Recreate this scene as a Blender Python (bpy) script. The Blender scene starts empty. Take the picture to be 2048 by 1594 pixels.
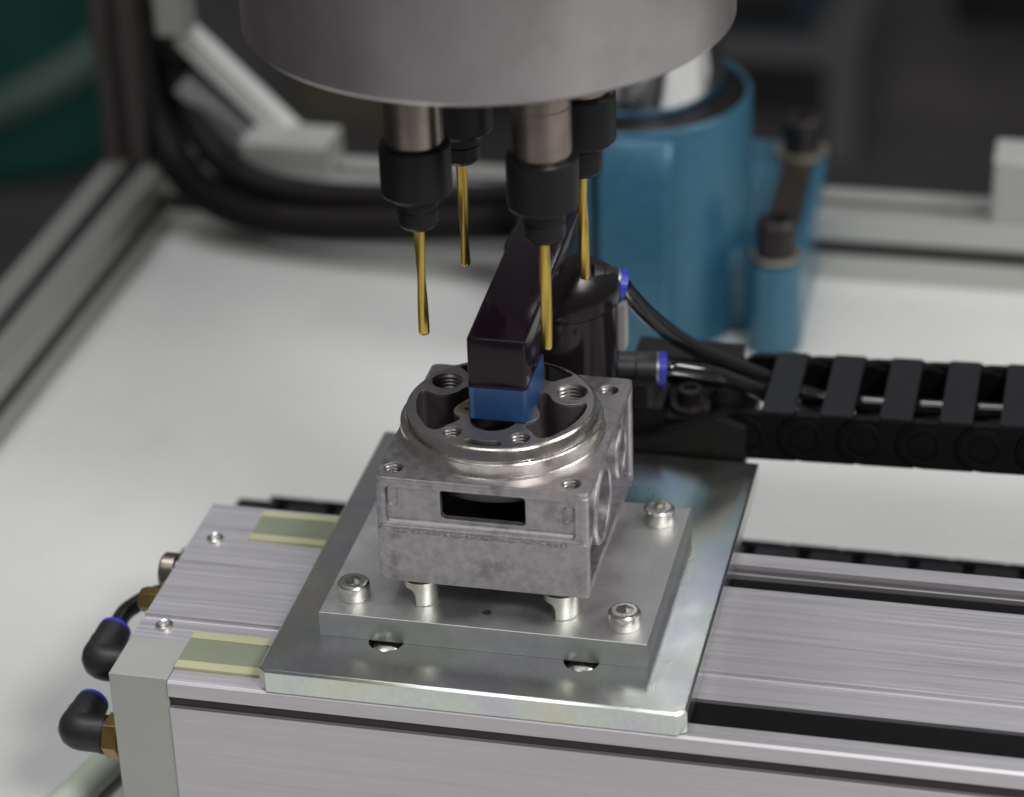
import bpy, bmesh, math, random
from mathutils import Vector, Matrix
from mathutils.geometry import tessellate_polygon
random.seed(7)
S = 0.001                      # everything below is written in millimetres
scene = bpy.context.scene
COL = scene.collection
PI = math.pi

# ------------------------------------------------------------------ camera
cam_d = bpy.data.cameras.new('camera'); cam = bpy.data.objects.new('camera', cam_d); COL.objects.link(cam)
RX = Vector((0.97479, 0.22097, -0.03096)); RD = Vector((0.08045, -0.47749, -0.87494)); RF = Vector((-0.20812, 0.85040, -0.48323))
m = Matrix.Identity(4)
for i in range(3):
    m[i][0] = RX[i]; m[i][1] = -RD[i]; m[i][2] = -RF[i]
cpos = Vector((244.754, -656.026, 476.155))
m[0][3], m[1][3], m[2][3] = cpos * S
cam.matrix_world = m
cam_d.sensor_width = 36.0; cam_d.lens = 36 * 5437.27 / 2048
cam_d.clip_start = 0.02; cam_d.clip_end = 60
cam_d.dof.use_dof = True; cam_d.dof.focus_distance = 0.850; cam_d.dof.aperture_fstop = 7.0
scene.camera = cam

# ------------------------------------------------------------------ ambient of the hall, lamps, exposure
w = bpy.data.worlds.new('World'); scene.world = w; w.use_nodes = True
bg = w.node_tree.nodes['Background']; bg.inputs[0].default_value = (0.97, 0.95, 1.0, 1); bg.inputs[1].default_value = 0.13

def area(name, loc, target, sx, sy, power, color=(1, 1, 1)):
    d = bpy.data.lights.new(name, 'AREA'); d.shape = 'RECTANGLE'; d.size = sx; d.size_y = sy; d.energy = power; d.color = color
    o = bpy.data.objects.new(name, d); COL.objects.link(o)
    o.location = loc
    o.rotation_euler = (Vector(target) - Vector(loc)).to_track_quat('-Z', 'Y').to_euler()
    return o
area('hall_lamp_key', (0.98, -0.90, 1.30), (0.05, 0.1, 0), 0.34, 0.34, 20, (1.0, 0.98, 0.96))
area('hall_lamp_right', (1.25, 0.35, 1.20), (0.05, 0.1, 0), 0.6, 0.45, 13, (1.0, 0.98, 0.95))
area('hall_lamp_overhead', (-0.25, 0.30, 1.9), (0.0, 0.15, 0), 1.0, 0.7, 21, (0.97, 0.99, 1.0))
area('hall_lamp_front', (-0.2, -1.0, 1.9), (0.07, 0.0, 0), 1.0, 0.4, 6, (1.0, 0.98, 0.96))
scene.view_settings.view_transform = 'Standard'; scene.view_settings.look = 'None'
scene.view_settings.exposure = -0.08; scene.view_settings.gamma = 1.0
scene.render.engine = 'CYCLES'
scene.cycles.max_bounces = 8; scene.cycles.sample_clamp_indirect = 4.0

# ------------------------------------------------------------------ materials
def mat(name, base, metal=0.0, rough=0.4, var=None, bump=None, streak=None, bevel=0.0, stain=None, rvar=None, coat=0.0, trans=0.0, spec=0.5, tint=None, aniso=None):
    """var=(scale per mm, strength, dark factor)  bump=(scale per mm, strength, distance mm)  streak=(axis, strength, scale per mm)
    stain=(scale, threshold, colour, strength)  rvar=(scale, amount)"""
    mt = bpy.data.materials.new(name); mt.use_nodes = True
    nt = mt.node_tree; N = nt.nodes; L = nt.links
    b = N['Principled BSDF']
    b.inputs['Metallic'].default_value = metal; b.inputs['Roughness'].default_value = rough
    b.inputs['Coat Weight'].default_value = coat; b.inputs['Transmission Weight'].default_value = trans
    b.inputs['Specular IOR Level'].default_value = spec
    b.inputs['Base Color'].default_value = (*base, 1)
    tc = N.new('ShaderNodeTexCoord'); mp = N.new('ShaderNodeMapping'); mp.inputs['Scale'].default_value = (1000, 1000, 1000)
    L.new(tc.outputs['Object'], mp.inputs['Vector'])
    def noise(scale, detail=5, rough_=0.6, vec=None):
        n = N.new('ShaderNodeTexNoise'); n.inputs['Scale'].default_value = scale; n.inputs['Detail'].default_value = detail
        n.inputs['Roughness'].default_value = rough_
        L.new((vec or mp).outputs['Vector'], n.inputs['Vector']); return n
    def ramp(src, lo, hi, c0=(0, 0, 0, 1), c1=(1, 1, 1, 1)):
        r = N.new('ShaderNodeValToRGB'); r.color_ramp.elements[0].position = lo; r.color_ramp.elements[1].position = hi
        r.color_ramp.elements[0].color = c0; r.color_ramp.elements[1].color = c1
        L.new(src, r.inputs['Fac']); return r
    def mix(fac, a, c, blend='MIX'):
        x = N.new('ShaderNodeMix'); x.data_type = 'RGBA'; x.blend_type = blend
        if isinstance(fac, float): x.inputs[0].default_value = fac
        else: L.new(fac, x.inputs[0])
        for k, v in ((6, a), (7, c)):
            if isinstance(v, tuple): x.inputs[k].default_value = (*v[:3], 1)
            else: L.new(v, x.inputs[k])
        return x.outputs[2]
    col = (*base, 1)
    hgt = None
    if var:
        n = noise(var[0]); r = ramp(n.outputs['Fac'], 0.35, 0.7)
        dk = tuple(c * var[2] for c in base)
        col = mix(r.outputs['Color'], dk, base)
        if var[1] < 1: col = mix(float(var[1]), base, col)
    if tint:
        n = noise(tint[0], 2, 0.4); x = N.new('ShaderNodeValToRGB'); cr = x.color_ramp
        cr.elements[0].position = 0.3; cr.elements[1].position = 0.7
        cr.elements[0].color = (*tint[1], 1); cr.elements[1].color = (*tint[3], 1)
        e = cr.elements.new(0.5); e.color = (*tint[2], 1)
        L.new(n.outputs['Fac'], x.inputs['Fac']); col = mix(float(tint[4]), col, x.outputs['Color'], 'MULTIPLY')
    if stain:
        n = noise(stain[0], 6, 0.65); r = ramp(n.outputs['Fac'], stain[1], stain[1] + 0.12)
        mu = N.new('ShaderNodeMath'); mu.operation = 'MULTIPLY'; mu.inputs[1].default_value = stain[3]
        L.new(r.outputs['Color'], mu.inputs[0]); col = mix(mu.outputs[0], col, stain[2])
    st = None
    if streak:
        mp2 = N.new('ShaderNodeMapping'); sc = [1000 * streak[2]] * 3; sc['xyz'.index(streak[0])] *= 0.012
        mp2.inputs['Scale'].default_value = sc; L.new(tc.outputs['Object'], mp2.inputs['Vector'])
        st = noise(1.0, 6, 0.7, mp2)
        r = ramp(st.outputs['Fac'], 0.3, 0.7, (1 - streak[1],) * 3 + (1,), (1, 1, 1, 1))
        col = mix(1.0, col, r.outputs['Color'], 'MULTIPLY')
    if not isinstance(col, tuple): L.new(col, b.inputs['Base Color'])
    if rvar:
        n = noise(rvar[0], 4); mr = N.new('ShaderNodeMapRange'); mr.inputs['To Min'].default_value = max(0.03, rough - rvar[1]); mr.inputs['To Max'].default_value = rough + rvar[1]
        mr.inputs['From Min'].default_value = 0.3; mr.inputs['From Max'].default_value = 0.7
        L.new((st if (st and rvar[0] == 0) else n).outputs['Fac'], mr.inputs['Value']); L.new(mr.outputs['Result'], b.inputs['Roughness'])
    nrm = None
    if bevel:
        bv = N.new('ShaderNodeBevel'); bv.samples = 4; bv.inputs['Radius'].default_value = bevel * S; nrm = bv.outputs['Normal']
    def addbump(height, strength, dist):
        nonlocal nrm
        bp = N.new('ShaderNodeBump'); bp.inputs['Strength'].default_value = strength; bp.inputs['Distance'].default_value = dist * S
        L.new(height, bp.inputs['Height'])
        if nrm: L.new(nrm, bp.inputs['Normal'])
        nrm = bp.outputs['Normal']
    if st: addbump(st.outputs['Fac'], 0.25, 0.02 / max(0.2, streak[2]))
    if bump: addbump(noise(bump[0], 4, 0.55).outputs['Fac'], bump[1], bump[2])
    if nrm: L.new(nrm, b.inputs['Normal'])
    return mt

M = {}
M['cast'] = mat('cast_aluminium', (0.48, 0.458, 0.485), 0.90, 0.45, var=(0.30, 0.8, 0.62), bump=(1.5, 0.42, 0.18), bevel=0.6, stain=(0.085, 0.55, (0.17, 0.155, 0.155), 0.6), rvar=(0.3, 0.08))
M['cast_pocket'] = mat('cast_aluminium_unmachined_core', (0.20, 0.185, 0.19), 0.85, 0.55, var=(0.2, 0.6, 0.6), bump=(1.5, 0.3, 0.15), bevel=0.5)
M['flash'] = mat('rough_cast_flash', (0.44, 0.42, 0.40), 0.85, 0.48, var=(0.8, 1.0, 0.45), bump=(1.3, 1.0, 0.7))
M['face'] = mat('machined_casting_face', (0.37, 0.35, 0.365), 0.9, 0.42, var=(0.3, 0.5, 0.75), bump=(3.0, 0.12, 0.05), bevel=0.35, stain=(0.11, 0.62, (0.19, 0.155, 0.115), 0.6))
M['machined'] = mat('turned_aluminium', (0.66, 0.63, 0.58), 1.0, 0.24, var=(0.25, 0.5, 0.75), bevel=0.3, streak=('z', 0.10, 0.5), rvar=(0.2, 0.08))
M['thread'] = mat('shaded_thread_aluminium', (0.26, 0.24, 0.245), 1.0, 0.33)  # shade inside the holes put into a darker base colour
M['rust'] = mat('stained_boss', (0.36, 0.28, 0.19), 0.6, 0.55, var=(0.9, 1.0, 0.5), bump=(2, 0.6, 0.2))
M['zinc'] = mat('zinc_plated_steel', (0.74, 0.74, 0.73), 1.0, 0.25, var=(0.7, 0.35, 0.72), bump=(3.5, 0.05, 0.02), bevel=0.3, rvar=(0.06, 0.035),
                tint=(0.05, (1.0, 0.98, 0.84), (0.93, 1, 0.95), (0.88, 0.87, 1.0), 0.9), stain=(0.45, 0.63, (0.36, 0.34, 0.28), 0.40))
M['ground'] = mat('ground_steel', (0.78, 0.78, 0.77), 1.0, 0.46, var=(0.12, 0.3, 0.8), streak=('y', 0.10, 1.4), rvar=(0.05, 0.09), stain=(0.30, 0.67, (0.36, 0.34, 0.31), 0.4))
M['milled'] = mat('milled_steel_edge', (0.64, 0.66, 0.65), 1.0, 0.36, var=(0.2, 0.4, 0.75), streak=('x', 0.10, 1.0), stain=(0.22, 0.64, (0.16, 0.16, 0.15), 0.5))
M['bolt'] = mat('bolt_steel', (0.70, 0.70, 0.66), 1.0, 0.25, var=(0.5, 0.2, 0.8), rvar=(0.3, 0.04))
M['pillar'] = mat('plated_pillar_steel', (0.68, 0.69, 0.64), 1.0, 0.34, var=(0.2, 0.2, 0.8), bevel=0.2, tint=(0.15, (0.9, 1.0, 0.95), (1, 1, 1), (1.0, 0.93, 0.86), 0.7), rvar=(0.3, 0.08))
M['brushed'] = mat('extruded_aluminium', (0.655, 0.635, 0.67), 0.88, 0.50, streak=('x', 0.20, 0.85), bevel=0.2, rvar=(0, 0.08))
M['side_alu'] = mat('anodised_aluminium_side', (0.60, 0.60, 0.61), 0.8, 0.45, streak=('x', 0.08, 0.3), bevel=0.4)
M['block'] = mat('bead_blasted_aluminium', (0.43, 0.43, 0.41), 0.5, 0.52, var=(0.05, 0.5, 0.88), bump=(4, 0.12, 0.05), bevel=0.5)
M['slot'] = mat('black_slot_shade', (0.004, 0.004, 0.0045), 0, 0.7, spec=0.12, var=(0.2, 0.4, 0.6))  # shade of the deep rail slots, painted as black
M['groove'] = mat('dark_groove_strip', (0.045, 0.042, 0.040), 0.3, 0.5, streak=('x', 0.3, 0.5))
M['recess'] = mat('recess_dark_reflection', (0.16, 0.15, 0.15), 0.9, 0.40, streak=('x', 0.2, 0.6), bevel=0.3)
M['cream'] = mat('cream_plastic', (0.44, 0.435, 0.27), 0, 0.35, var=(0.08, 0.4, 0.85), bevel=0.3)
M['band'] = mat('grey_green_plastic_band', (0.25, 0.27, 0.20), 0.1, 0.30, var=(0.07, 0.6, 0.8), streak=('x', 0.08, 0.4))
M['clamp'] = mat('black_anodised_gloss', (0.010, 0.005, 0.009), 0.0, 0.11, var=(0.3, 0.5, 0.6), bevel=0.9, rvar=(0.12, 0.05), spec=0.28, stain=(0.35, 0.70, (0.035, 0.03, 0.033), 0.5))
M['clamp_round'] = mat('black_anodised_cylinder', (0.009, 0.007, 0.0075), 0.0, 0.17, var=(0.3, 0.4, 0.7), spec=0.28)
M['tape'] = mat('blue_tape', (0.016, 0.062, 0.175), 0, 0.32, var=(0.12, 0.4, 0.8), bump=(0.25, 0.15, 0.15), bevel=0.3)
M['tape_end'] = mat('blue_tape_overlap', (0.05, 0.10, 0.20), 0, 0.35, var=(0.2, 0.4, 0.8), bevel=0.15)
M['brass'] = mat('brass', (0.42, 0.29, 0.11), 1.0, 0.35, var=(0.4, 0.5, 0.6), bevel=0.3)
M['plastic'] = mat('black_plastic', (0.016, 0.016, 0.018), 0, 0.42, var=(0.4, 0.5, 0.6), bump=(3, 0.15, 0.05), bevel=0.4)
M['chain'] = mat('black_nylon', (0.004, 0.004, 0.005), 0, 0.42, spec=0.2, var=(0.5, 0.5, 0.55), bump=(2.0, 0.2, 0.06), bevel=0.35)
M['bar'] = mat('charcoal_nylon', (0.012, 0.0125, 0.015), 0, 0.42, spec=0.28, var=(0.25, 0.5, 0.6), bump=(2.0, 0.2, 0.06), bevel=0.4)
M['tube'] = mat('black_polyurethane', (0.010, 0.010, 0.011), 0, 0.13, var=(0.3, 0.5, 0.6), coat=0.4)
M['pale_tube'] = mat('pale_green_tube', (0.42, 0.47, 0.38), 0, 0.35, var=(0.1, 0.3, 0.85))
M['ring'] = mat('blue_release_ring', (0.030, 0.045, 0.42), 0, 0.32, var=(0.4, 0.3, 0.8), bevel=0.3)
M['paint'] = mat('blue_hammered_paint', (0.042, 0.155, 0.240), 0.25, 0.24, spec=0.7, var=(0.30, 0.6, 0.62), bump=(0.40, 0.40, 1.0), bevel=2.5)
M['chrome'] = mat('hard_chrome', (0.78, 0.78, 0.79), 1.0, 0.06, rvar=(0.05, 0.03))
M['gap'] = mat('wiper_rubber_and_slit_shade', (0.010, 0.009, 0.009), 0, 0.6, spec=0.15, var=(0.2, 0.5, 0.6))
M['gold'] = mat('titanium_nitride', (0.62, 0.45, 0.10), 1.0, 0.33, var=(0.25, 0.3, 0.7))
M['collet'] = mat('black_oxide_steel', (0.010, 0.0095, 0.010), 0.15, 0.42, spec=0.3, var=(0.3, 0.5, 0.6), bevel=0.25)
M['spindle'] = mat('worn_spindle_steel', (0.36, 0.31, 0.27), 1.0, 0.30, var=(0.10, 0.6, 0.6), streak=('z', 0.15, 0.4), bevel=0.3)
M['head'] = mat('satin_aluminium_head', (0.58, 0.545, 0.555), 0.92, 0.38, var=(0.035, 0.8, 0.78), streak=('z', 0.10, 0.06), bevel=0.6, stain=(0.028, 0.58, (0.40, 0.36, 0.37), 0.6), tint=(0.03, (1.0, 0.93, 0.96), (1, 1, 1), (0.97, 1.0, 0.98), 0.6))
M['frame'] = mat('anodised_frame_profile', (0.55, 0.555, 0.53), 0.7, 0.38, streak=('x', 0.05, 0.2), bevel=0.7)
M['frame_y'] = mat('anodised_frame_profile_darker', (0.38, 0.375, 0.355), 0.7, 0.42, streak=('y', 0.06, 0.2), bevel=0.7)  # darker tone for the profile along the left
M['post'] = mat('dark_grey_post_profile', (0.085, 0.078, 0.074), 0.3, 0.5, var=(0.03, 0.4, 0.8), bevel=0.7)
M['frame_slot'] = mat('frame_slot_insert', (0.045, 0.042, 0.042), 0.2, 0.5, var=(0.05, 0.5, 0.7))
M['table'] = mat('white_table_laminate', (0.53, 0.532, 0.518), 0, 0.27, var=(0.010, 0.5, 0.90), stain=(0.016, 0.60, (0.47, 0.455, 0.43), 0.5), rvar=(0.02, 0.07))
M['floor'] = mat('hall_floor', (0.085, 0.078, 0.078), 0, 0.6, var=(0.004, 1.0, 0.6), stain=(0.002, 0.55, (0.12, 0.10, 0.095), 0.6))
M['hose'] = mat('black_conduit', (0.007, 0.005, 0.006), 0, 0.6, spec=0.2, var=(0.1, 0.5, 0.7))
M['bracket'] = mat('grey_bracket_paint', (0.42, 0.43, 0.41), 0.3, 0.45, var=(0.05, 0.5, 0.8), bevel=0.8)
M['strut'] = mat('white_strut_paint', (0.62, 0.63, 0.61), 0.1, 0.45, var=(0.05, 0.4, 0.85), bevel=0.8)
M['darkbracket'] = mat('black_bracket_steel', (0.008, 0.007, 0.007), 0.1, 0.5, spec=0.3, var=(0.2, 0.6, 0.5), bevel=0.5, stain=(0.25, 0.64, (0.08, 0.062, 0.055), 0.5))
M['green'] = mat('green_plastic', (0.010, 0.075, 0.060), 0, 0.35, var=(0.006, 0.6, 0.6))
M['palegreen'] = mat('grey_green_band', (0.07, 0.115, 0.095), 0, 0.45, var=(0.01, 0.4, 0.8))
M['navy'] = mat('dark_blue_paint', (0.014, 0.030, 0.046), 0, 0.45, var=(0.006, 0.5, 0.7))
M['steelgrey'] = mat('grey_frame_paint', (0.11, 0.11, 0.11), 0, 0.5, var=(0.01, 0.5, 0.8))
M['blackbox'] = mat('black_case', (0.010, 0.009, 0.009), 0, 0.5, var=(0.01, 0.5, 0.8))
M['olive'] = mat('olive_plastic', (0.10, 0.092, 0.06), 0, 0.5, var=(0.02, 0.5, 0.7))
M['boltblack'] = mat('black_oxide_bolt', (0.022, 0.018, 0.018), 0.3, 0.35, var=(0.3, 0.5, 0.6), bevel=0.5)
M['washer'] = mat('plated_washer', (0.50, 0.47, 0.38), 0.9, 0.38, var=(0.2, 0.4, 0.7), bevel=0.3)
M['brownplate'] = mat('browned_steel_plate', (0.030, 0.024, 0.022), 0.2, 0.45, var=(0.08, 0.5, 0.7), bevel=0.4)

# ------------------------------------------------------------------ mesh helpers
class MB:
    def __init__(s): s.v = []; s.f = []
    def add(s, vs, fs):
        o = len(s.v); s.v += [tuple(v) for v in vs]; s.f += [tuple(i + o for i in f) for f in fs]; return s
    def box(s, x0, x1, y0, y1, z0, z1):
        vs = [(x, y, z) for z in (z0, z1) for y in (y0, y1) for x in (x0, x1)]
        return s.add(vs, [(0, 2, 3, 1), (4, 5, 7, 6), (0, 1, 5, 4), (2, 6, 7, 3), (0, 4, 6, 2), (1, 3, 7, 5)])
    def prism(s, outer, a0, a1, axis='z', holes=(), caps=True):
        def P(p, h):
            if axis == 'z': return (p[0], p[1], h)
            if axis == 'x': return (h, p[0], p[1])
            return (p[0], h, p[1])
        loops = [list(outer)] + [list(h) for h in holes]
        flat = [p for l in loops for p in l]; n = len(flat)
        vs = [P(p, a0) for p in flat] + [P(p, a1) for p in flat]; fs = []
        o = 0
        for l in loops:
            k = len(l)
            for i in range(k):
                j = (i + 1) % k; fs.append((o + i, o + j, n + o + j, n + o + i))
            o += k
        if caps:
            tri = tessellate_polygon([[Vector((p[0], p[1], 0)) for p in l] for l in loops])
            for t in tri:
                fs.append(tuple(t)); fs.append(tuple(n + i for i in reversed(t)))
        return s.add(vs, fs)
    def lathe(s, prof, c=(0, 0, 0), axis='z', seg=64, close=False):
        """prof = [(r, h)...] along the axis"""
        vs = []; fs = []; n = len(prof)
        for k in range(seg):
            a = 2 * PI * k / seg; ca, sa = math.cos(a), math.sin(a)
            for r, h in prof:
                if axis == 'z': v = (c[0] + r * ca, c[1] + r * sa, c[2] + h)
                elif axis == 'x': v = (c[0] + h, c[1] + r * ca, c[2] + r * sa)
                else: v = (c[0] + r * ca, c[1] + h, c[2] + r * sa)
                vs.append(v)
        for k in range(seg):
            q = (k + 1) % seg
            for i in range(n - 1 if not close else n):
                j = (i + 1) % n
                fs.append((k * n + i, q * n + i, q * n + j, k * n + j))
        return s.add(vs, fs)
    def tube(s, path, r, seg=14, caps=True):
        pts = [Vector(p) for p in path]; vs = []; fs = []
        up = Vector((0, 0, 1)); n = len(pts); prev = None
        rr = r if isinstance(r, (list, tuple)) else [r] * n
        for i, p in enumerate(pts):
            t = (pts[min(i + 1, n - 1)] - pts[max(i - 1, 0)]).normalized()
            if prev is None:
                u = t.cross(up if abs(t.z) < .9 else Vector((1, 0, 0))).normalized()
            else:
                u = (prev - t * prev.dot(t)).normalized()
            prev = u; v = t.cross(u)
            for k in range(seg):
                a = 2 * PI * k / seg; vs.append(p + (u * math.cos(a) + v * math.sin(a)) * rr[i])
        for i in range(n - 1):
            for k in range(seg):
                q = (k + 1) % seg; fs.append((i * seg + k, i * seg + q, (i + 1) * seg + q, (i + 1) * seg + k))
        if caps:
            fs.append(tuple(range(seg))); fs.append(tuple((n - 1) * seg + k for k in reversed(range(seg))))
        return s.add(vs, fs)
    def mesh(s, name, mt, org=(0, 0, 0), smooth=33, bev=0):
        me = bpy.data.meshes.new(name)
        me.from_pydata([((v[0] - org[0]) * S, (v[1] - org[1]) * S, (v[2] - org[2]) * S) for v in s.v], [], s.f)
        bm = bmesh.new(); bm.from_mesh(me)
        bmesh.ops.remove_doubles(bm, verts=bm.verts, dist=1e-7)
        bmesh.ops.dissolve_degenerate(bm, edges=bm.edges, dist=1e-8)
        bmesh.ops.recalc_face_normals(bm, faces=bm.faces)
        if bev:
            bmesh.ops.dissolve_limit(bm, angle_limit=0.01, verts=bm.verts, edges=bm.edges)
            ed = [e for e in bm.edges if len(e.link_faces) == 2 and e.calc_face_angle() > 0.6]
            bmesh.ops.bevel(bm, geom=ed, offset=bev * S, segments=4, profile=0.5, affect='EDGES', clamp_overlap=True)
        bm.to_mesh(me); bm.free()
        me.materials.append(M[mt] if isinstance(mt, str) else mt)
        if smooth:
            me.polygons.foreach_set('use_smooth', [True] * len(me.polygons))
            me.set_sharp_from_angle(angle=math.radians(smooth))
        me.update(); return me
    def build(s, name, mt, parent=None, label=None, smooth=33, bev=0):
        org = ORG.get(parent.name, (0, 0, 0)) if parent else (0, 0, 0)
        o = bpy.data.objects.new(name, s.mesh(name, mt, org, smooth, bev)); COL.objects.link(o)
        if parent: o.parent = parent
        ORG[o.name] = org
        if label: o['label'] = label
        return o
ORG = {}
def thing(name, label, cat, loc, group=None):
    o = bpy.data.objects.new(name, None); COL.objects.link(o); o.empty_display_size = 0.01
    o.location = Vector(loc) * S; o['label'] = label; o['category'] = cat; ORG[o.name] = tuple(loc)
    if group: o['group'] = group
    return o
def tag(o, label, cat, group=None):
    o['label'] = label; o['category'] = cat
    if group: o['group'] = group
    return o
def struct(o): o['kind'] = 'structure'; return o
def circ(cx, cy, r, n=32): return [(cx + r * math.cos(2 * PI * k / n), cy + r * math.sin(2 * PI * k / n)) for k in range(n)]
def rrect(x0, x1, y0, y1, r, n=6):
    out = []
    for cx, cy, a in ((x1 - r, y1 - r, 0), (x0 + r, y1 - r, 90), (x0 + r, y0 + r, 180), (x1 - r, y0 + r, 270)):
        for k in range(n + 1):
            t = math.radians(a + 90 * k / n); out.append((cx + r * math.cos(t), cy + r * math.sin(t)))
    return out
def inset(poly, c):
    n = len(poly); area_ = sum(poly[i][0] * poly[(i + 1) % n][1] - poly[(i + 1) % n][0] * poly[i][1] for i in range(n)); sg = 1 if area_ > 0 else -1; out = []
    for i in range(n):
        p, q, r = Vector(poly[i - 1]), Vector(poly[i]), Vector(poly[(i + 1) % n])
        d1, d2 = (q - p).normalized(), (r - q).normalized()
        n1, n2 = Vector((-d1.y, d1.x)) * sg, Vector((-d2.y, d2.x)) * sg
        v = q + (n1 + n2) * (c / (1 + n1.dot(n2))); out.append((v.x, v.y))
    return out
def plate(outer, z0, z1, c, holes=()):
    b = MB(); top = inset(outer, c); n = len(outer)
    b.prism(outer, z0, z1 - c, 'z', caps=False)
    b.add([(x, y, z1 - c) for x, y in outer] + [(x, y, z1) for x, y in top], [(i, (i + 1) % n, n + (i + 1) % n, n + i) for i in range(n)])
    for h in holes: b.prism(h, z0, z1, 'z', caps=False)
    for lp, z in ((outer, z0), (top, z1)):
        loops = [lp] + [list(h) for h in holes]; flat = [p for l in loops for p in l]
        tri = tessellate_polygon([[Vector((p[0], p[1], 0)) for p in l] for l in loops])
        b.add([(p[0], p[1], z) for p in flat], [tuple(t) for t in tri])
    return b
def smooth_poly(pts, n=5):
    out = []; k = len(pts)
    for i in range(k):
        p0, p1, p2, p3 = [Vector(pts[(i + d) % k]) for d in (-1, 0, 1, 2)]
        for j in range(n):
            t = j / n
            q = 0.5 * ((2 * p1) + (p2 - p0) * t + (2 * p0 - 5 * p1 + 4 * p2 - p3) * t * t + (3 * p1 - p0 - 3 * p2 + p3) * t ** 3)
            out.append((q.x, q.y))
    return out
def spline(pts, n=8):
    out = []; k = len(pts)
    for i in range(k - 1):
        p0, p1, p2, p3 = [Vector(pts[min(max(i + d, 0), k - 1)]) for d in (-1, 0, 1, 2)]
        for j in range(n):
            t = j / n
            out.append(0.5 * ((2 * p1) + (p2 - p0) * t + (2 * p0 - 5 * p1 + 4 * p2 - p3) * t * t + (3 * p1 - p0 - 3 * p2 + p3) * t ** 3))
    out.append(Vector(pts[-1])); return out
def noisy(mb, amp, keep=None):
    return mb

# ------------------------------------------------------------------ the setting: table, floor
ZT = -85.0
struct(MB().box(-226, 900, -420, 468, ZT - 18, ZT).build('work_table', 'table'))
struct(MB().box(-6000, 6000, -2000, 9000, -930, -900).build('floor', 'floor'))

# ------------------------------------------------------------------ linear slide
sl = thing('linear_slide', 'long silver aluminium slide rail on the white table, grooved along its front', 'slide rail', (30, 50, ZT))
rear_p = [(84.02, ZT), (105.5, ZT), (105.5, -8.5), (105, -8), (98, -8), (98, -10.5), (93.3, -10.5), (93.3, -8.4), (92.5, -8.4), (92.5, -33), (84.02, -33)]
mid_p = [(27.5, ZT), (84, ZT), (84, -8), (36.4, -8), (35.9, -7.3), (35.0, -7.3), (34.5, -8.8), (33.4, -8.8), (33, -8.2), (27.5, -8.2)]
front_p = [(0, ZT), (27.48, ZT), (27.48, -8.2), (20.6, -8.2), (20.6, -33), (7.4, -33), (7.4, -8.2), (0.9, -8.2), (0, -9.0), (0, -13.9), (5, -13.9), (5, -18.1), (0, -18.1)]
MB().prism(mid_p, -49.5, 420, 'x').prism(front_p, -30, 420, 'x').prism(rear_p, -30, 420, 'x').build('rail_body', 'brushed', sl)
MB().box(-29.9, 420, 7.5, 20.5, -32, -9.6).build('slot_shade_strip', 'slot', sl)  # black filler: the slot's own shade given as colour
MB().box(-29.9, 420, 84.1, 92.4, -32, -10.2).build('slot_shade_strip', 'slot', sl)  # same painted shade in the rear slot
MB().box(-29.9, 420, 93.4, 97.9, -10.4, -10.0).build('recess_reflection_strip', 'recess', sl)  # dark reflection in the recess, put into this strip's colour
MB().box(-29.9, 420, 1.6, 4.9, -18.0, -14.0).build('groove_strip', 'groove', sl)  # dark grey strip set into the front groove
MB().prism([(84.03, ZT), (105.6, ZT), (105.6, -8.4), (105.2, -8), (84.03, -8)], -49.5, -30.1, 'x').build('end_cover', 'brushed', sl)
MB().box(-49.5, -30.1, 22.8, 27.46, ZT, -8.2).build('cover_strip', 'brushed', sl)
MB().box(-49.5, -30.2, 0.8, 22.5, ZT, -8.0).build('end_block', 'block', sl, 'pale matte end block')
def cap_screw(x, y, z):
    b = MB(); b.lathe([(0, -0.9), (1.3, -0.9), (1.5, 0.0), (1.55, 0.75), (2.3, 1.0), (2.9, 0.6), (3.0, 0), (3.0, -1)], (x, y, z), seg=32)
    return b.build('cover_screw', 'bolt', sl)
cap_screw(-40.9, 29.4, -7.8); cap_screw(-41.3, 83.0, -7.8)
for (y0, y1, lip) in ((7.1, 27.4, 3.9), (84.1, 103.0, 3.6)):
    wb = MB().box(-30, -0.4, y0 + lip, y1 - lip, -8.15, -7.55).build('wiper_band', 'band', sl)
    for a, b_ in ((y0, y0 + lip), (y1 - lip, y1)):
        MB().prism([(a, -8.15), (b_, -8.15), (b_, -7.2), (a, -7.2)], -30, -0.4, 'x').build('wiper_lip', 'cream', wb)

# air fittings on the end of the slide
def elbow(cx, cy, cz, ey, ez, r=6.1):
    knee = Vector((-67, cy, cz)); end = Vector((-67, ey, ez)); d = (end - knee).normalized()
    b = MB()
    path = [Vector((-55, cy, cz)), Vector((-62.5, cy, cz))]
    for t in (.15, .3, .45, .6, .75, .9):
        p0, p2 = Vector((-62.5, cy, cz)), knee + d * 5.5
        path.append(p0 * (1 - t) ** 2 + Vector((-68.6, cy - .6, cz)) * 2 * t * (1 - t) + p2 * t * t)
    path += [knee + d * 5.5, knee + d * 8.9, knee + d * 9.0, end]
    b.tube(path, [r] * 9 + [r, r * .95, r * .93], 28)
    b.lathe([(r * 1.06, 0), (r * 1.06, 1.2)], (-57.5, cy, cz), 'x', 24)
    o = b.build('elbow_fitting', 'plastic', sl)
    MB().lathe([(0, -55.5), (7.4, -55.5), (7.4, -51), (6.4, -50.2), (6.4, -49.6)], (0, cy, cz), 'x', 6).build('hex_nut', 'brass', o, smooth=20)
    MB().tube([tuple(end - d * .2), tuple(end + d * 1.6)], r * .90, 24).build('release_ring', 'ring', o)
    return end + d * 1.6, d
e2, d2 = elbow(-49.5, 8.5, -38, 23, -38)
e1, d1 = elbow(-49.5, 33, -27.5, 48, -26)
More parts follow.
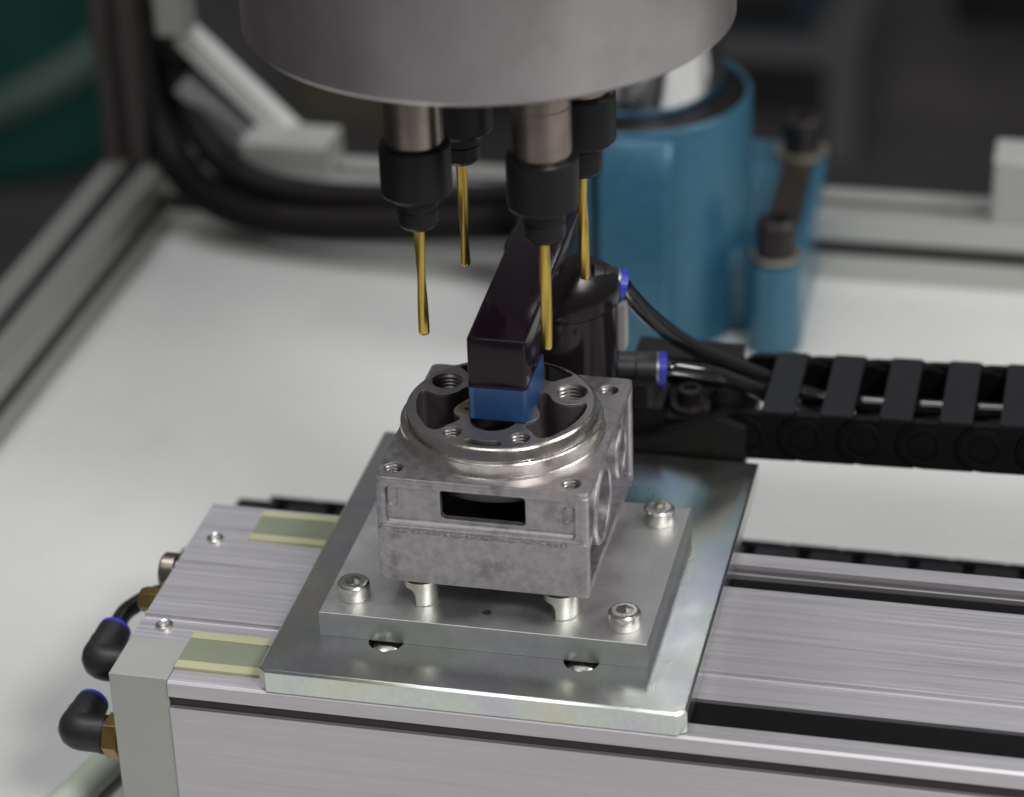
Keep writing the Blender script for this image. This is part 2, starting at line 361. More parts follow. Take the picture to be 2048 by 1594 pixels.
pl = MB(); pl.lathe([(0, -56), (5.6, -56), (6.4, -55.2), (6.4, -51), (5, -50.6), (5, -49.6)], (0, 70, -14), 'x', 32); pl.build('round_plug', 'spindle', sl)
pb = MB(); pb.lathe([(0, -57), (3.6, -57), (4.4, -55), (4.4, -49.6)], (0, 50.5, -13), 'x', 6); pb.build('brass_port', 'brass', sl, smooth=20)
tag(MB().tube(spline([tuple(e1), tuple(e1 + d1 * 8), (-65, 64, -25), (-61, 73, -26), (-57, 90, -34), (-60, 115, -48), (-75, 140, -53.5)]), 3.0).build('air_tube', 'tube'),
    'short black air tube leaving the upper elbow fitting at the left end of the rail', 'air tube', 'air tubes of the machine')
tag(MB().tube(spline([(-52, 96, -79), (-64, 74, -79), (-73, 50, -79), (-79, 27, -79), (-90, -10, -79), (-110, -60, -79)]), 5.9, 20).build('pale_hose', 'pale_tube'),
    'thick pale green hose lying on the table below the brass nut', 'hose')

# ------------------------------------------------------------------ carriage plate
cp = thing('carriage_plate', 'wide zinc plated steel plate with clipped corners lying across the slide rail', 'plate', (67, 75, -7.9))
out = [(2.6, 0), (131.2, 0), (134.1, 2.4), (134.1, 151.4), (0, 151.4), (0, 2.2)]
HX = ((35.6, 22.3), (97.9, 22.3))
plate(out, -7.9, 0, 0.75, [circ(x, y, 5.6, 40) for x, y in HX]).build('plate_body', 'zinc', cp)
for x, y in HX:
    MB().lathe([(0, -0.9), (2.5, -1.0), (3.8, -1.4), (4.5, -2.0), (4.7, -2.8), (4.7, -7.7)], (x, y, 0), seg=40).build('countersunk_screw', 'bolt', cp)
MB().box(96, 131, 9, 19, -32.5, -8.4)
# ------------------------------------------------------------------ fixture plate and its bolts, pillars
fp = thing('fixture_plate', 'thick ground steel plate bolted on the zinc plate below the casting', 'plate', (66, 63, 0.05))
HOLE = [circ(66.2, 30.9, 1.5, 20)]
plate([(14.2, 21.9), (118.5, 21.9), (118.5, 103.6), (14.2, 103.6)], 0.05, 8.75, 0.12, HOLE).build('plate_body', 'milled', fp)
fb_ = bpy.data.objects[fp.children[0].name].data; fb_.materials.append(M['ground'])
for p in fb_.polygons:
    if p.normal.z > .9: p.material_index = 1
def bolt_mesh():
    b = MB(); n = 120
    # knurled skirt
    vs = []; prof = [(4.85, 0.0), (5.12, 0.25), (5.15, 4.3), (5.0, 4.9), (4.55, 5.45), (3.9, 5.6)]
    for k in range(n):
        a = 2 * PI * k / n
        for j, (r, h) in enumerate(prof):
            rr = r - (0.06 if (k % 2 and j in (1, 2)) else 0); vs.append((rr * math.cos(a), rr * math.sin(a), h))
    p = len(prof); fs = [(k * p + i, ((k + 1) % n) * p + i, ((k + 1) % n) * p + i + 1, k * p + i + 1) for k in range(n) for i in range(p - 1)]
    b.add(vs, fs)
    hexa = [(2.95 * math.cos(PI / 6 + PI / 3 * k), 2.95 * math.sin(PI / 6 + PI / 3 * k)) for k in range(6)]
    b.prism(circ(0, 0, 3.9, n), 5.45, 5.6, 'z', holes=[hexa])
    b.prism(hexa, 1.9, 5.5, 'z', caps=False)
    b.add([(x, y, 1.9) for x, y in hexa] + [(0, 0, 1.4)], [(k, (k + 1) % 6, 6) for k in range(6)])
    return b.mesh('socket_bolt', 'bolt', smooth=28)
bme = bolt_mesh()
for k, (x, y, a) in enumerate(((22.7, 32.9, 10), (109.7, 31.4, 2), (109.5, 93.5, 22))):
    o = bpy.data.objects.new('socket_bolt', bme); COL.objects.link(o); o.parent = fp
    o.location = (Vector((x, y, 8.77)) - Vector(ORG[fp.name])) * S; o.rotation_euler = (0, 0, math.radians(a))
def pillar(x, y):
    b = MB(); n = 48; R = 5.5; vs = []
    lv = [8.77, 9.2, 12.2, 13.4, 14.6, 16.9, 17.1]
    flat = [2.9, 2.9, 2.9, 3.4, 6, 6, 6]
    for z, fl in zip(lv, flat):
        r = R - (0.3 if z in (8.77,) else 0)
        for k in range(n):
            a = 2 * PI * k / n; px, py = r * math.cos(a), r * math.sin(a)
            ax = math.radians(205); d = px * math.cos(ax) + py * math.sin(ax)
            if d > fl: px -= (d - fl) * math.cos(ax); py -= (d - fl) * math.sin(ax)
            vs.append((x + px, y + py, z))
    fs = [(i * n + k, i * n + (k + 1) % n, (i + 1) * n + (k + 1) % n, (i + 1) * n + k) for i in range(len(lv) - 1) for k in range(n)]
    fs.append(tuple(range(n))); fs.append(tuple((len(lv) - 1) * n + k for k in range(n)))
    b.add(vs, fs); b.lathe([(0, 17.88), (3.6, 17.88), (3.6, 17.0)], (x, y, 0), seg=32)
    return b.build('support_pillar', 'pillar', fp)
for x, y in ((44.4, 35.4), (89.0, 35.2), (44.4, 99), (89, 99)): pillar(x, y)

# ------------------------------------------------------------------ the casting
X1, X2, Y1, Y2, Z1, Z2 = 32.4, 99.2, 30.1, 104.4, 17.9, 54.9
CX, CY = 64.6, 66.2
hs = thing('cast_housing', 'grey cast aluminium pump housing with a round open top standing on four pillars', 'metal casting', (CX, CY, Z1))
b = MB()
TAP = ((37.0, 36.4), (93.0, 36.0), (93.0, 96.0), (37.0, 96.0))
b.prism(rrect(X1, X2 , Y1, Y2, 2.2), 52.4, Z2, 'z', holes=[circ(x, y, 3.05, 32) for x, y in TAP] + [circ(CX, CY, 28.6, 72)])
# front wall: frame, recessed panel with the window through both, plain lower half slightly proud
win = rrect(52.6, 79.4, 41.0, 51.3, 1.6)
frame = [(X1 + 1.2, Z1 + 1), (X2 - 1.2, Z1 + 1), (X2 - 1.2, 52), (X1 + 1.2, 52)]
b.prism([(X1 + 1.6, 37.2), (X2 - 1.6, 37.0), (X2 - 1.6, 53), (X1 + 1.6, 53)], Y1 + .07, Y1 + 2.2, 'y', holes=[rrect(35.6, 95.0, 38.7, 51.9, 1.4)])
b.prism([(Y1 + .3, 38.5), (Y1 + 1.9, 38.5), (Y1 + 1.9, 39.9), (Y1 + 1.5, 39.7)], 36.0, 94.6, 'x')
b.prism([(X1 + 1.4, 36), (X2 - 1.4, 36), (X2 - 1.4, 53), (X1 + 1.4, 53)], Y1 + 1.55, Y1 + 4, 'y', holes=[win])
b.prism(rrect(X1 + .4, X2 - .4, Z1 + .2, 37.3, 1.6), Y1 - 0.25, Y1 + 4, 'y')
# cast-in lugs inside the panel
b.prism(rrect(36.2, 39.7, 44.2, 51.6, .8), Y1 + 1.15, Y1 + 1.7, 'y', holes=[rrect(36.7, 39.2, 44.7, 51.1, .6)])
b.prism(rrect(91.4, 94.7, 43.5, 48.8, .8), Y1 + 1.15, Y1 + 1.7, 'y', holes=[rrect(91.0 + 1, 94.1, 44.1, 48.2, .6)])
# corner posts
for (cx, cy) in ((X1 + 1.7, Y1 + 1.7), (X2 - 1.7, Y1 + 1.7), (X2 - 1.7, Y2 - 1.7), (X1 + 1.7, Y2 - 1.7)):
    b.prism(rrect(cx - 1.65, cx + 1.65, cy - 1.62, cy + 1.65, 1.2), Z1 + .1, 53, 'z')
# other walls and floor
b.box(X1 + .2, X1 + 4, Y1 + 3, Y2 - 3, Z1 + .2, 53)
b.box(X1 + 3, X2 - 3, Y2 - 4, Y2 - .2, Z1 + .2, 53)
b.prism(rrect(X1 + .3, X2 - .3, Y1 + .3, Y2 - .3, 2.2), Z1, Z1 + 3.2, 'z')
# right side: recessed web, ribs
b.box(91.5, 93.6, Y1 + 3, Y2 - 3, Z1 + .2, 53)
b.prism([(34.5, 33.6), (44, 37.4), (44, 35.6), (34.5, 31.4)], 93, X2 - .7, 'x')
b.prism([(62, 36.5), (76, 33.5), (76, 31.6), (62, 34)], 93, X2 - 1.2, 'x')
b.prism([(34.5, 37.3), (99, 37.0), (99, 35.9), (34.5, 36.1)], 93, 95.2, 'x')
b.prism([(Y1 + .02, 53.9), (Y1 - .22, 54.15), (Y1 - .15, 54.6), (Y1 + .35, 55.0), (Y1 + 1.0, 54.92)], X1 + 2.2, X2 - 2.2, 'x')
b.prism([(Y1 + .02, 37.1), (Y1 - .35, 37.35), (Y1 - .3, 37.9), (Y1 + .1, 38.25)], X1 + 1.5, X2 - 1.5, 'x')
b.build('housing_body', 'cast', hs)
# flash line
fb = MB(); nx = 90
fz = [35.95 + .22 * math.sin(k * .9) + random.uniform(-.18, .18) for k in range(nx + 1)]
f2 = [37.05 - .12 * random.random() for k in range(nx + 1)]
vs = []
for k in range(nx + 1):
    x = 37.5 + (92.5 - 37.5) * k / nx
    top = f2[k] - .25 * k / nx; bot = fz[k] - .35 * k / nx
    if 52 < k < 56 or 66 < k < 69: bot += .45
    d = random.uniform(.0, .22)
    vs += [(x, Y1 - .2, top + .12), (x, Y1 - .42 - d, top - .1), (x, Y1 - .42 - random.uniform(0, .22), bot + .15), (x, Y1 - .2, bot)]
fb.add(vs, [(4 * k + i, 4 * (k + 1) + i, 4 * (k + 1) + i + 1, 4 * k + i + 1) for k in range(nx) for i in range(3)])
fb.build('flash_line', 'flash', hs, 'rough strip of casting flash below the front window', smooth=0)
# round ports on the right side
def port(y, z, ro, ri, x0, x1, pr=1.6):
    o = MB(); o.lathe([(ri, x0), (ri, x1 - .5), (ri + .6, x1), (ro - .8, x1), (ro, x1 - .8), (ro + .5, x0)], (0, y, z), 'x', 64)
    o.lathe([(0, x0 + .5), (ri + .1, x0 + .5)], (0, y, z), 'x', 64)
    return o.build('side_port', 'cast', hs)
port(51.2, 39.8, 13.2, 10.6, 93, X2 + .9); port(83.0, 39.8, 8.8, 6.2, 93, X2 + .6)
# machined round flange
pr = [(28.0, 64.15), (29.2, 64.2), (29.7, 63.8), (30.05, 63.3), (30.5, 60.5), (30.6, 60.1), (31.6, 59.9), (31.95, 59.5), (32.0, 55.9), (32.15, 55.3), (32.6, 54.95), (32.6, 54.6)]
MB().lathe(pr, (CX, CY, 0), seg=128).build('turned_flange', 'machined', hs)
# open top with pockets
mir = lambda l: [(2 * CX - x, y) for x, y in l]
right = [(74.9, 73.9), (76.9, 74.4), (78.6, 72.9), (79.9, 70.4), (82.1, 68.4), (85.0, 67.8), (88.0, 68.7), (90.1, 69.8), (91.3, 69.1), (91.6, 66.0), (90.9, 60.9), (89.0, 55.0), (86.0, 49.8), (83.9, 47.0), (82.0, 46.0), (80.6, 46.1), (79.1, 47.4), (78.0, 49.3), (76.5, 50.8), (75.2, 52.7), (75.4, 54.8), (77.0, 56.1), (78.1, 58.4), (77.8, 61.6), (76.0, 65.2), (74.4, 69.6)]
rear = [(64.6, 93.9), (71.8, 93.6), (78.3, 91.4), (82.6, 88.3), (83.0, 86.9), (81.4, 85.0), (79.6, 83.6), (78.2, 82.2), (76.4, 82.0), (73.5, 83.0), (69, 81.5), (64.6, 81.0)]
rear = rear + [(2 * CX - x, y) for x, y in reversed(rear[1:-1])]
slot = [(58.9, 39.7), (59.1, 41.3), (60.4, 42.1), (62.3, 41.6), (64.6, 41.4), (67, 41.6), (68.8, 42.1), (70.1, 41.3), (70.3, 39.7), (68.4, 38.8), (64.6, 38.5), (60.8, 38.8)]
BIG = ((44.4, 77.0), (84.9, 76.4)); SM = ((53.9, 45.2), (75.3, 45.0))
holes = [smooth_poly(right), smooth_poly(mir(right)), smooth_poly(rear), smooth_poly(slot, 4), circ(CX, 55.0, 7.3, 40), circ(55.2, 60.3, 1.1, 16), circ(74.0, 60.3, 1.1, 16)]
holes += [circ(x, y, 5.0, 36) for x, y in BIG] + [circ(x, y, 3.05, 32) for x, y in SM]
MB().prism(circ(CX, CY, 28.9, 120), 63.6, 64.2, 'z', holes=holes).build('flange_face', 'face', hs)
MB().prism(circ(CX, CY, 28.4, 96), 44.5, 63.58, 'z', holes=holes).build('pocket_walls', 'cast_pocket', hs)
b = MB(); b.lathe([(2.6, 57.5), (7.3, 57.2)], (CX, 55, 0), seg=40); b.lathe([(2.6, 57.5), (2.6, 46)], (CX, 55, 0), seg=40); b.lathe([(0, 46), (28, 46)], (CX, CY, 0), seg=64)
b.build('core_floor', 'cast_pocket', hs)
MB().prism(smooth_poly([(52.3, 57.6), (54.1, 58.2), (56.2, 57.2), (57.0, 59.5), (56.9, 62.3), (55.6, 64.2), (53.4, 64.0), (52.3, 61.2)]), 64.19, 64.26, 'z', holes=[circ(55.2, 60.3, 1.1, 16)]).build('stained_boss', 'rust', hs, 'brown stained patch around a small hole')
def thread(x, y, z, r, pitch, n, cs=.5):
    p = [(r + cs + .02, z + .015), (r + .05, z - cs), (r - .05, z - cs - .02)]; h = z - cs - .05
    for k in range(n):
        p += [(r - .06, h), (r - .55 * pitch, h - pitch * .42), (r - .55 * pitch, h - pitch * .55), (r - .06, h - pitch * .97)]; h -= pitch
    p += [(r - .1, h), (0, h - .5)]
    return MB().lathe(p, (x, y, 0), seg=40).build('threaded_hole', 'thread', hs, smooth=25)
for x, y in TAP[:3]: thread(x, y, Z2, 3.0, 1.0, 7)
for x, y in SM: thread(x, y, 64.2, 3.0, 1.0, 7)
for x, y in BIG: thread(x, y, 64.2, 4.9, 1.25, 8)

# ------------------------------------------------------------------ swing clamp
sc = thing('swing_clamp', 'glossy black swing clamp, its arm reaching over the casting with a blue taped tip', 'clamp', (69.7, 130, 0.1))
MB().lathe([(0, .1), (20.5, .1), (20.5, 3), (19.5, 3.3), (19.6, 69.0), (19.3, 69.2), (19.3, 69.9), (20.0, 70.2), (20.4, 70.8), (20.4, 74.6), (19.8, 76.3), (18.6, 77.0), (0, 77.1)], (69.7, 130, 0), seg=80).build('cylinder_body', 'clamp_round', sc)
side = [(54.0, 75.6), (54.0, 92.6), (140, 99.6), (146, 98.0), (146, 80), (100, 80), (79.2, 79), (79.2, 75.6)]
MB().prism(side, 57.2, 75.5, 'x').build('clamp_arm', 'clamp', sc, bev=0.9)
tip = MB(); tip.prism(rrect(57.25, 75.45, 54.05, 79.15, 1.5), 66.2, 76.2, 'z'); tip.build('clamp_tip', 'clamp', sc)
MB().prism(rrect(56.95, 75.75, 53.75, 79.45, 1.7), 64.6, 75.5, 'z').build('blue_tape', 'tape', sc, 'blue tape wrapped around the tip of the clamp arm')
MB().box(57.6, 59.0, 53.68, 53.9, 64.7, 75.4).build('tape_seam', 'tape_end', sc)
# fittings of the clamp
def straight(p0, p1, r, name='air_fitting'):
    p0, p1 = Vector(p0), Vector(p1); d = (p1 - p0).normalized()
    o = MB().tube([p0, p0.lerp(p1, .45), p0.lerp(p1, .46), p1], [r * .92, r * .92, r, r], 22).build(name, 'plastic', sc)
    MB().tube([p1 + d * .05, p1 + d * .8], r * .98, 22).build('clip_ring', 'washer', o)
    MB().tube([p1 + d * .8, p1 + d * 3.4], r * 1.0, 22).build('release_ring', 'ring', o)
    return p1 + d * 3.4
t1 = straight((79, 136, 74), (86.5, 138.5, 71.5), 5.6)
t2 = straight((86, 147, 35.5), (98.6, 149.5, 34.8), 6.0)
MB().box(88.8, 91.0, 134, 140, 49, 66).build('reflection_strip', 'block', sc, 'thin pale strip standing in for a bright reflection on the side of the black cylinder')  # pale strip added in place of a bright reflection on the cylinder
MB().box(50, 57, 136, 150, 66, 84).build('switch_block', 'clamp', sc)
MB().prism(rrect(80, 100, 138, 158, 3), 26, 34, 'z', holes=[circ(92, 151, 2.2, 20)]).build('port_block', 'darkbracket', sc)

# ------------------------------------------------------------------ drag chain
dc = thing('cable_chain', 'black segmented cable chain running off to the right behind the plate', 'cable chain', (128.5, 157, ZT))
PITCH = 20.3; W = 45.0
def side_plate(y0, y1, o):
    lb = MB(); arc = [(9 * math.cos(math.radians(t)), 9 * math.sin(math.radians(t))) for t in range(90, 271, 15)]
    cave = [(20.3 + 9.5 * math.cos(math.radians(t)), 9.5 * math.sin(math.radians(t))) for t in range(252, 107, -12)]
    lb.prism(arc + cave, y0, y1, 'y')
    lb.prism([(5, -6.6), (20, -6.8), (26, -5.6), (28.5, 0), (26, 6.6), (20, 8.4), (5, 8.4)], y0 + o, y1 + o, 'y')
    return lb
lme = side_plate(0.05, 3.0, 1.6).mesh('chain_link', 'chain')
fme = side_plate(W - 3.0, W - .05, -1.6).mesh('side_plate', 'chain')
rb = MB()
rb.prism(circ(0, 0, 7.6, 40), -0.7, 0.4, 'y', holes=[circ(0, 0, 5.4, 40)]); rb.prism(circ(0, 0, 4.6, 32), -.3, .4, 'y')
rme = rb.mesh('pivot_ring', 'chain')
bb = MB(); bb.prism(rrect(5.6, 16.6, 0.4, W - .4, 1.0), 8.2, 9.9, 'z'); bme1 = bb.mesh('crossbar', 'bar')
bb = MB(); bb.prism(rrect(13.6, 29.4, 3.2, W - 3.2, 1.0), -8.6, -7.2, 'z'); bme2 = bb.mesh('crossbar', 'bar')
def link(x, z, ang, y=157.0):
    o = bpy.data.objects.new('chain_link', lme); COL.objects.link(o); o.parent = dc
    o.location = (Vector((x, y, z)) - Vector(ORG[dc.name])) * S; o.rotation_euler = (0, ang, 0)
    for nm, me in (('side_plate', fme), ('pivot_ring', rme), ('crossbar', bme1), ('crossbar', bme2)):
        c = bpy.data.objects.new(nm, me); COL.objects.link(c); c.parent = o
SL = 0.0275
for k in range(9): link(128.5 + PITCH * k, 7.0 + SL * PITCH * k, -math.atan(SL))
for k in range(18): link(-47 + PITCH * k, -75.6, PI, 162.0)
b = MB(); b.prism([(82, -22), (129, -22), (129, 12), (119, 15), (108, 11), (94, 5), (82, 4)], 152.6, 157, 'y'); b.box(84, 128, 157, 200, -8, 1.5); b.box(84, 112, 162, 200, 1.5, 9)
b.box(84, 122, 186, 200, 9, 20); b.box(80, 99, 157, 176, 1.5, 15)
b.build('end_bracket', 'darkbracket', dc)
bs = MB(); bs.lathe([(0, 15.6), (2.2, 15.6), (2.4, 17.2), (4.2, 17), (4.6, 16), (4.6, 11.5), (7.0, 11.3), (7.2, 10.6), (7.2, 9)], (107, 170, 0), seg=32); bs.build('bracket_bolt', 'boltblack', dc)

tag(MB().tube(spline([tuple(t1), (91.2, 141.0, 66.9), (96.9, 148.0, 55.6), (103.9, 157.0, 43.9), (111.1, 166.0, 34.0), (118.5, 175.0, 25.6), (131.0, 187.0, 14.1), (146, 186.5, 9), (165, 186, 7.5), (220, 186, 9), (320, 186, 12)]), 3.0, 20).build('air_tube', 'tube'),
    'glossy black air tube arching down from the black cylinder into the chain, the upper one', 'air tube', 'air tubes of the machine')
tag(MB().tube(spline([tuple(t2), (104.2, 150.0, 35.2), (116.1, 157.0, 30.2), (125.0, 167.0, 21.7), (133.2, 178.0, 12.1), (150, 178, 4), (170, 178, 3.5), (220, 178, 5.5), (320, 178, 8.5)]), 3.0, 20).build('air_tube', 'tube'),
    'black air tube leaving the low fitting with the blue ring, the lower one', 'air tube', 'air tubes of the machine')

# ------------------------------------------------------------------ drill head with four spindles
HCX, HCY, HR, HZ = 59.4, 89.2, 73.9, 184.5
hd = thing('drill_head', 'big round grey metal drill head holding four black chucks with gold drill bits', 'drill head', (HCX, HCY, HZ))
MB().lathe([(0, HZ), (HR - 1.3, HZ), (HR, HZ + 1.3), (HR, HZ + 180), (0, HZ + 180)], (HCX, HCY, 0), seg=160).build('head_body', 'head', hd)
def drill_mesh():
    R = 1.72; L_ = 37.5; n = 60; k_ = 28; b = MB(); vs = []
    for i in range(n + 1):
        z = L_ * i / n; tw = 2.6 * i / n
        for k in range(k_):
            a = 2 * PI * k / k_; c = abs(math.cos(a))
            r = R * (1 - .40 * max(0, (math.sin(a) ** 2 - .28)) ** 1.1)
            if i == 0: r *= .75
            vs.append((r * math.cos(a + tw), r * math.sin(a + tw), z))
    fs = [(i * k_ + k, i * k_ + (k + 1) % k_, (i + 1) * k_ + (k + 1) % k_, (i + 1) * k_ + k) for i in range(n) for k in range(k_)]
    fs.append(tuple(range(k_))); b.add(vs, fs)
    return b.mesh('drill_bit', 'gold', smooth=40)
dme = drill_mesh()
sm_ = MB().lathe([(0, 63.9), (8.9, 63.9), (8.9, 95)], seg=64)
sm_ = MB().lathe([(8.9, 63.5), (8.9, 80), (8.7, 80.1), (8.7, 80.4), (8.9, 80.5), (8.9, 94.45)], seg=64).mesh('spindle', 'spindle')
cm_ = MB().lathe([(0, 46), (7.3, 46), (7.5, 46.2), (10.5, 48.3), (10.8, 48.9), (10.8, 63.7), (10.4, 64.3), (8.9, 64.4)], seg=64).mesh('collar', 'collet', smooth=18)
nm_ = MB().lathe([(0, 36.8), (2.2, 36.8), (4.9, 36.9), (6.2, 38.3), (6.3, 38.6), (6.3, 42.9), (6.0, 43.1), (6.0, 43.6), (6.5, 43.8), (6.5, 46.2)], seg=48).mesh('collet_nut', 'collet', smooth=18)
for k, (x, y) in enumerate(((42.7, 59.1), (82.1, 56.0), (44.0, 108.0), (83.8, 104.6))):
    sp = bpy.data.objects.new('spindle', sm_); COL.objects.link(sp); sp.parent = hd
    sp.location = (Vector((x, y, 90)) - Vector(ORG[hd.name])) * S; sp.rotation_euler = (0, 0, (0.5, 2.2, 1.1, 2.9)[k])
    for nm, me in (('collar', cm_), ('collet_nut', nm_), ('drill_bit', dme)):
        c = bpy.data.objects.new(nm, me); COL.objects.link(c); c.parent = sp

# ------------------------------------------------------------------ blue column with chrome quill
DX, DY, DR, DZ = 38.5, 430.0, 51.7, 20.3
dcn = thing('drill_column', 'blue hammered cast column with a split collar around a thick chrome rod', 'machine column', (DX, DY, ZT))
b = MB(); b.lathe([(DR + 1, ZT), (DR, ZT + 4), (DR, DZ - 2), (DR - .6, DZ - .4), (DR - 1.5, DZ), (DR - 2.4, DZ - .5), (DR - 2.8, DZ - 2), (DR - 2.8, DZ - 20)], (DX, DY, 0), seg=128)
b.build('column_casting', 'paint', dcn)
def lug(x0, x1):
    p = [(367.9, ZT), (367.9, 2.0), (378.0, 17.2), (380.4, 17.4), (380.4, ZT)]
    MB().prism(p, x0, x1, 'x').build('clamp_lug', 'paint', dcn, bev=2.6)
lug(34.1, 64.6); lug(9.5, 31.2)
MB().lathe([(0, DZ - 3.2), (DR - 2.9, DZ - 3.2)], (DX, DY, 0), seg=96).build('rod_wiper', 'gap', dcn)
MB().lathe([(39.5, DZ - 3.2), (39.5, 420), (0, 420)], (DX, DY, 0), seg=128).build('chrome_rod', 'chrome', dcn)
MB().lathe([(39.7, 136), (60, 136), (62, 138), (62, 203), (60, 205), (39.7, 205)], (DX, DY, 0), seg=96).build('unseen_reflection_collar', 'paint', dcn)  # blue ring added out of view to put a teal reflection in the zinc plate
MB().box(31.3, 34.0, 368.8, 374.5, ZT, 8).build('split_shade', 'gap', dcn)  # dark box in the open split, its shade put in as colour
# bolted foot on the right of the column
fx, y0, y1 = 105.7, 398.6, 510.1
def stad(r, dx=0): 
    o = []
    for k in range(25):
        t = PI + PI * k / 24; o.append((fx + dx + r * math.cos(t), y0 + r * math.sin(t)))
    for k in range(25):
        t = PI * k / 24; o.append((fx - 3 + dx + r * math.cos(t), y1 + r * math.sin(t)))
    return o
b = MB(); b.prism(stad(12.1), ZT, -43.4, 'z'); b.box(50, 99, 408, 528, ZT, -44.5)
b.build('foot', 'paint', dcn)
MB().prism([(98.2, 410), (112.9, 410), (110.3, 498.5), (95.6, 498.5)], -43.3, -41.7, 'z').build('foot_plate', 'brownplate', dcn)
for (x, y, rw) in ((106.3, 398.6, 10.9), (102.7, 510.1, 12.4)):
    wv = MB().lathe([(0, -41.4), (rw, -41.4), (rw, -39.9), (0, -39.9)], (x, y, 0), seg=48).build('washer', 'washer', dcn)
    bo = MB(); bo.lathe([(0, -27.5), (4.6, -27.5), (4.9, -23.7), (7.6, -23.7), (8.8, -24.8), (8.8, -39.8)], (x, y, 0), seg=40)
    bo.build('foot_bolt', 'boltblack', dcn)
b = MB(); b.lathe([(10.7, ZT), (12.4, ZT + 3), (11.9, -67), (11.2, -42.5)], (106.1, 397.7, 0), seg=40); b.build('bolt_boss', 'paint', dcn)

# ------------------------------------------------------------------ table frame
fr = thing('table_frame', 'silver slotted aluminium profile frame around the white table with a corner post', 'frame', (-215, 483, ZT))
def tslot(w=31.6):
    h = w / 2; pts = []
    q = [(-h, -h), (-4, -h), (-4, -h + 2), (-7.5, -h + 2), (-7.5, -h + 4), (-3.5, -h + 9), (3.5, -h + 9), (7.5, -h + 4), (7.5, -h + 2), (4, -h + 2), (4, -h)]
    for k in range(4):
        c, s_ = (1, 0, -1, 0)[k], (0, 1, 0, -1)[k]
        pts += [(x * c - y * s_, x * s_ + y * c) for x, y in q]
    return pts
ts = tslot()
FZ = ZT + 15.9
MB().prism([(483.3 + a, FZ + c) for a, c in ts], -198.9, 900, 'x').build('profile', 'frame', fr, smooth=20)
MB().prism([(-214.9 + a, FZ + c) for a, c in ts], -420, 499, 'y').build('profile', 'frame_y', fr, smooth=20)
MB().prism([(-219 + a * .68, 484 + c * .68) for a, c in ts], -53.2, 420, 'z').build('corner_post', 'post', fr, smooth=20)
MB().box(-198.5, 900, 468.6, 474, FZ - 3.8, FZ + 3.8).build('slot_insert', 'frame_slot', fr)
MB().box(-218.6, -211.2, -420, 498, FZ + 8, FZ + 12).build('slot_insert', 'frame_slot', fr)
MB().box(-205, -200.4, -420, 467, FZ - 3.8, FZ + 3.8).build('slot_insert', 'frame_slot', fr)

# brackets sitting on the frame
br = thing('support_bracket', 'grey slanted support strut with a foot on the back frame, left of the drill head', 'bracket', (-139, 487, -53.2))
def bar(p, q, wd, th):
    p, q = Vector(p), Vector(q); t = (q - p).normalized(); u = Vector((0, 1, 0)); v = t.cross(u).normalized()
    m_ = MB(); vs = [c + u * sy * wd / 2 + v * sz * th / 2 for c in (p, q) for sy in (-1, 1) for sz in (-1, 1)]
    m_.add(vs, [(0, 1, 3, 2), (4, 6, 7, 5), (0, 4, 5, 1), (2, 3, 7, 6), (0, 2, 6, 4), (1, 5, 7, 3)]); return m_
bar((-192.8, 497.6, 6.6), (-141.3, 497.6, -45.0), 12.6, 10).build('strut', 'strut', br)
bar((-193.9, 493.4, -16.6), (-156.0, 493.4, -52.4), 10.5, 9.5).build('cylinder_rod', 'side_alu', br)
bar((-212.8, 506.0, 17.1), (-160.2, 506.0, -48.2), 4, 25).build('back_plate', 'brownplate', br)
MB().box(-160, -117, 471, 497.5, -53.2, -37.6).build('bracket_foot', 'bracket', br)
MB().box(-200, -186, 480.7, 497.5, 10.8, 36).build('strut_head', 'bracket', br)
tag(MB().prism(rrect(193.4, 263, 470, 497.5, 2), -53.2, -23.4, 'z').build('mounting_block', 'bracket'), 'pale grey block standing on the back frame at the right edge', 'block')

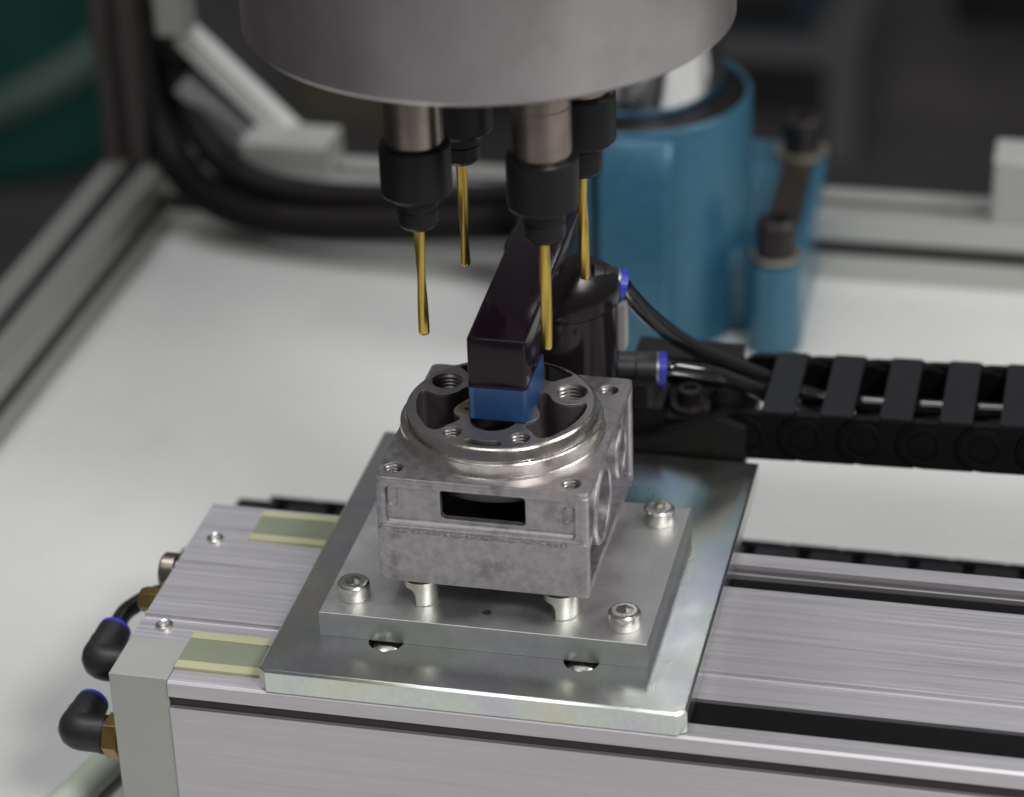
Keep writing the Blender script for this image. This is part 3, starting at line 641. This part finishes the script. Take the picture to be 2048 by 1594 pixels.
def hose(pts, r, name, label):
    path = spline(pts, 40); b = MB(); rr = []
    for i, p in enumerate(path): rr.append(r if (i % 2) else r * .93)
    return tag(b.tube(path, rr, 20).build(name, 'hose', smooth=60), label, 'hose', 'black hoses along the back frame')
hose([(-246.5, 535.5, 132.9), (-240.2, 531.2, 48.7), (-230.7, 522.8, 0.3), (-212.8, 497.6, -29.7), (-189.7, 468.1, -51.3), (-163.4, 455.5, -62.9), (-125.5, 449.1, -66.1), (-75.0, 444.9, -61.3), (-25.5, 440.7, -54.5), (-2.3, 438.6, -51.3)], 8.6, 'cable_hose', 'thick black ribbed hose curving down past the corner post, nearer one')
hose([(-238.1, 552.3, 132.9), (-229.7, 544.9, 48.7), (-221.3, 533.3, 4.5), (-204.4, 510.2, -20.8), (-179.2, 476.5, -39.7), (-152.8, 460.7, -50.3), (-118.1, 455.5, -54.0), (-70.7, 452.3, -51.3), (-21.3, 449.1, -46.1), (-2.3, 447.0, -42.9)], 6.8, 'cable_hose', 'thinner black ribbed hose lying against the back frame behind the nearer one')

# ------------------------------------------------------------------ things on the hall floor behind
gb = thing('green_drum', 'dark green plastic drum on the floor with a pale slanting band', 'drum', (-1130, 2330, -900))
MB().lathe([(0, -900), (150, -900), (172, -880), (180, -840), (185, -560), (0, -560)], (-1130, 2330, 0), seg=48).build('drum_body', 'green', gb)
pts = []
for k in range(30):
    a = math.radians(-150 + 150 * k / 29); pts.append((-1130 + 186 * math.cos(a), 2330 + 186 * math.sin(a), -845 + 150 * (k / 29) ** 1.3))
MB().tube(pts, 24, 8).build('drum_band', 'palegreen', gb)
cb = thing('floor_cabinet', 'dark blue cabinet on a grey steel stand on the floor, beyond the drill column', 'cabinet', (-250, 2440, -900))
MB().box(-640, -62, 2420, 2800, -772, -742).build('stand_beam', 'steelgrey', cb)
MB().box(-100, -62, 2421, 2460, -900, -772.5).build('stand_leg', 'steelgrey', cb); MB().box(-640, -600, 2421, 2460, -900, -772.5).build('stand_leg', 'steelgrey', cb)
MB().box(-640, -120, 2425, 2790, -741, -560).build('cabinet_body', 'navy', cb)
MB().box(-620, -140, 2420, 2426, -725, -690).build('cabinet_door', 'blackbox', cb)
tag(MB().prism(rrect(20, 420, 2900, 3300, 20), -900, -700, 'z').build('black_case', 'blackbox'), 'black case on the floor at the top right corner', 'case')
tag(MB().prism(rrect(-790, -610, 2450, 2600, 10), -900, -790, 'z').build('olive_box', 'olive'), 'olive box on the floor behind the slanted strut', 'box')
tag(MB().prism(rrect(-620, -330, 2560, 2700, 10), -900, -640, 'z').build('black_case', 'blackbox'), 'black case on the floor seen between the strut and the left chucks', 'case')
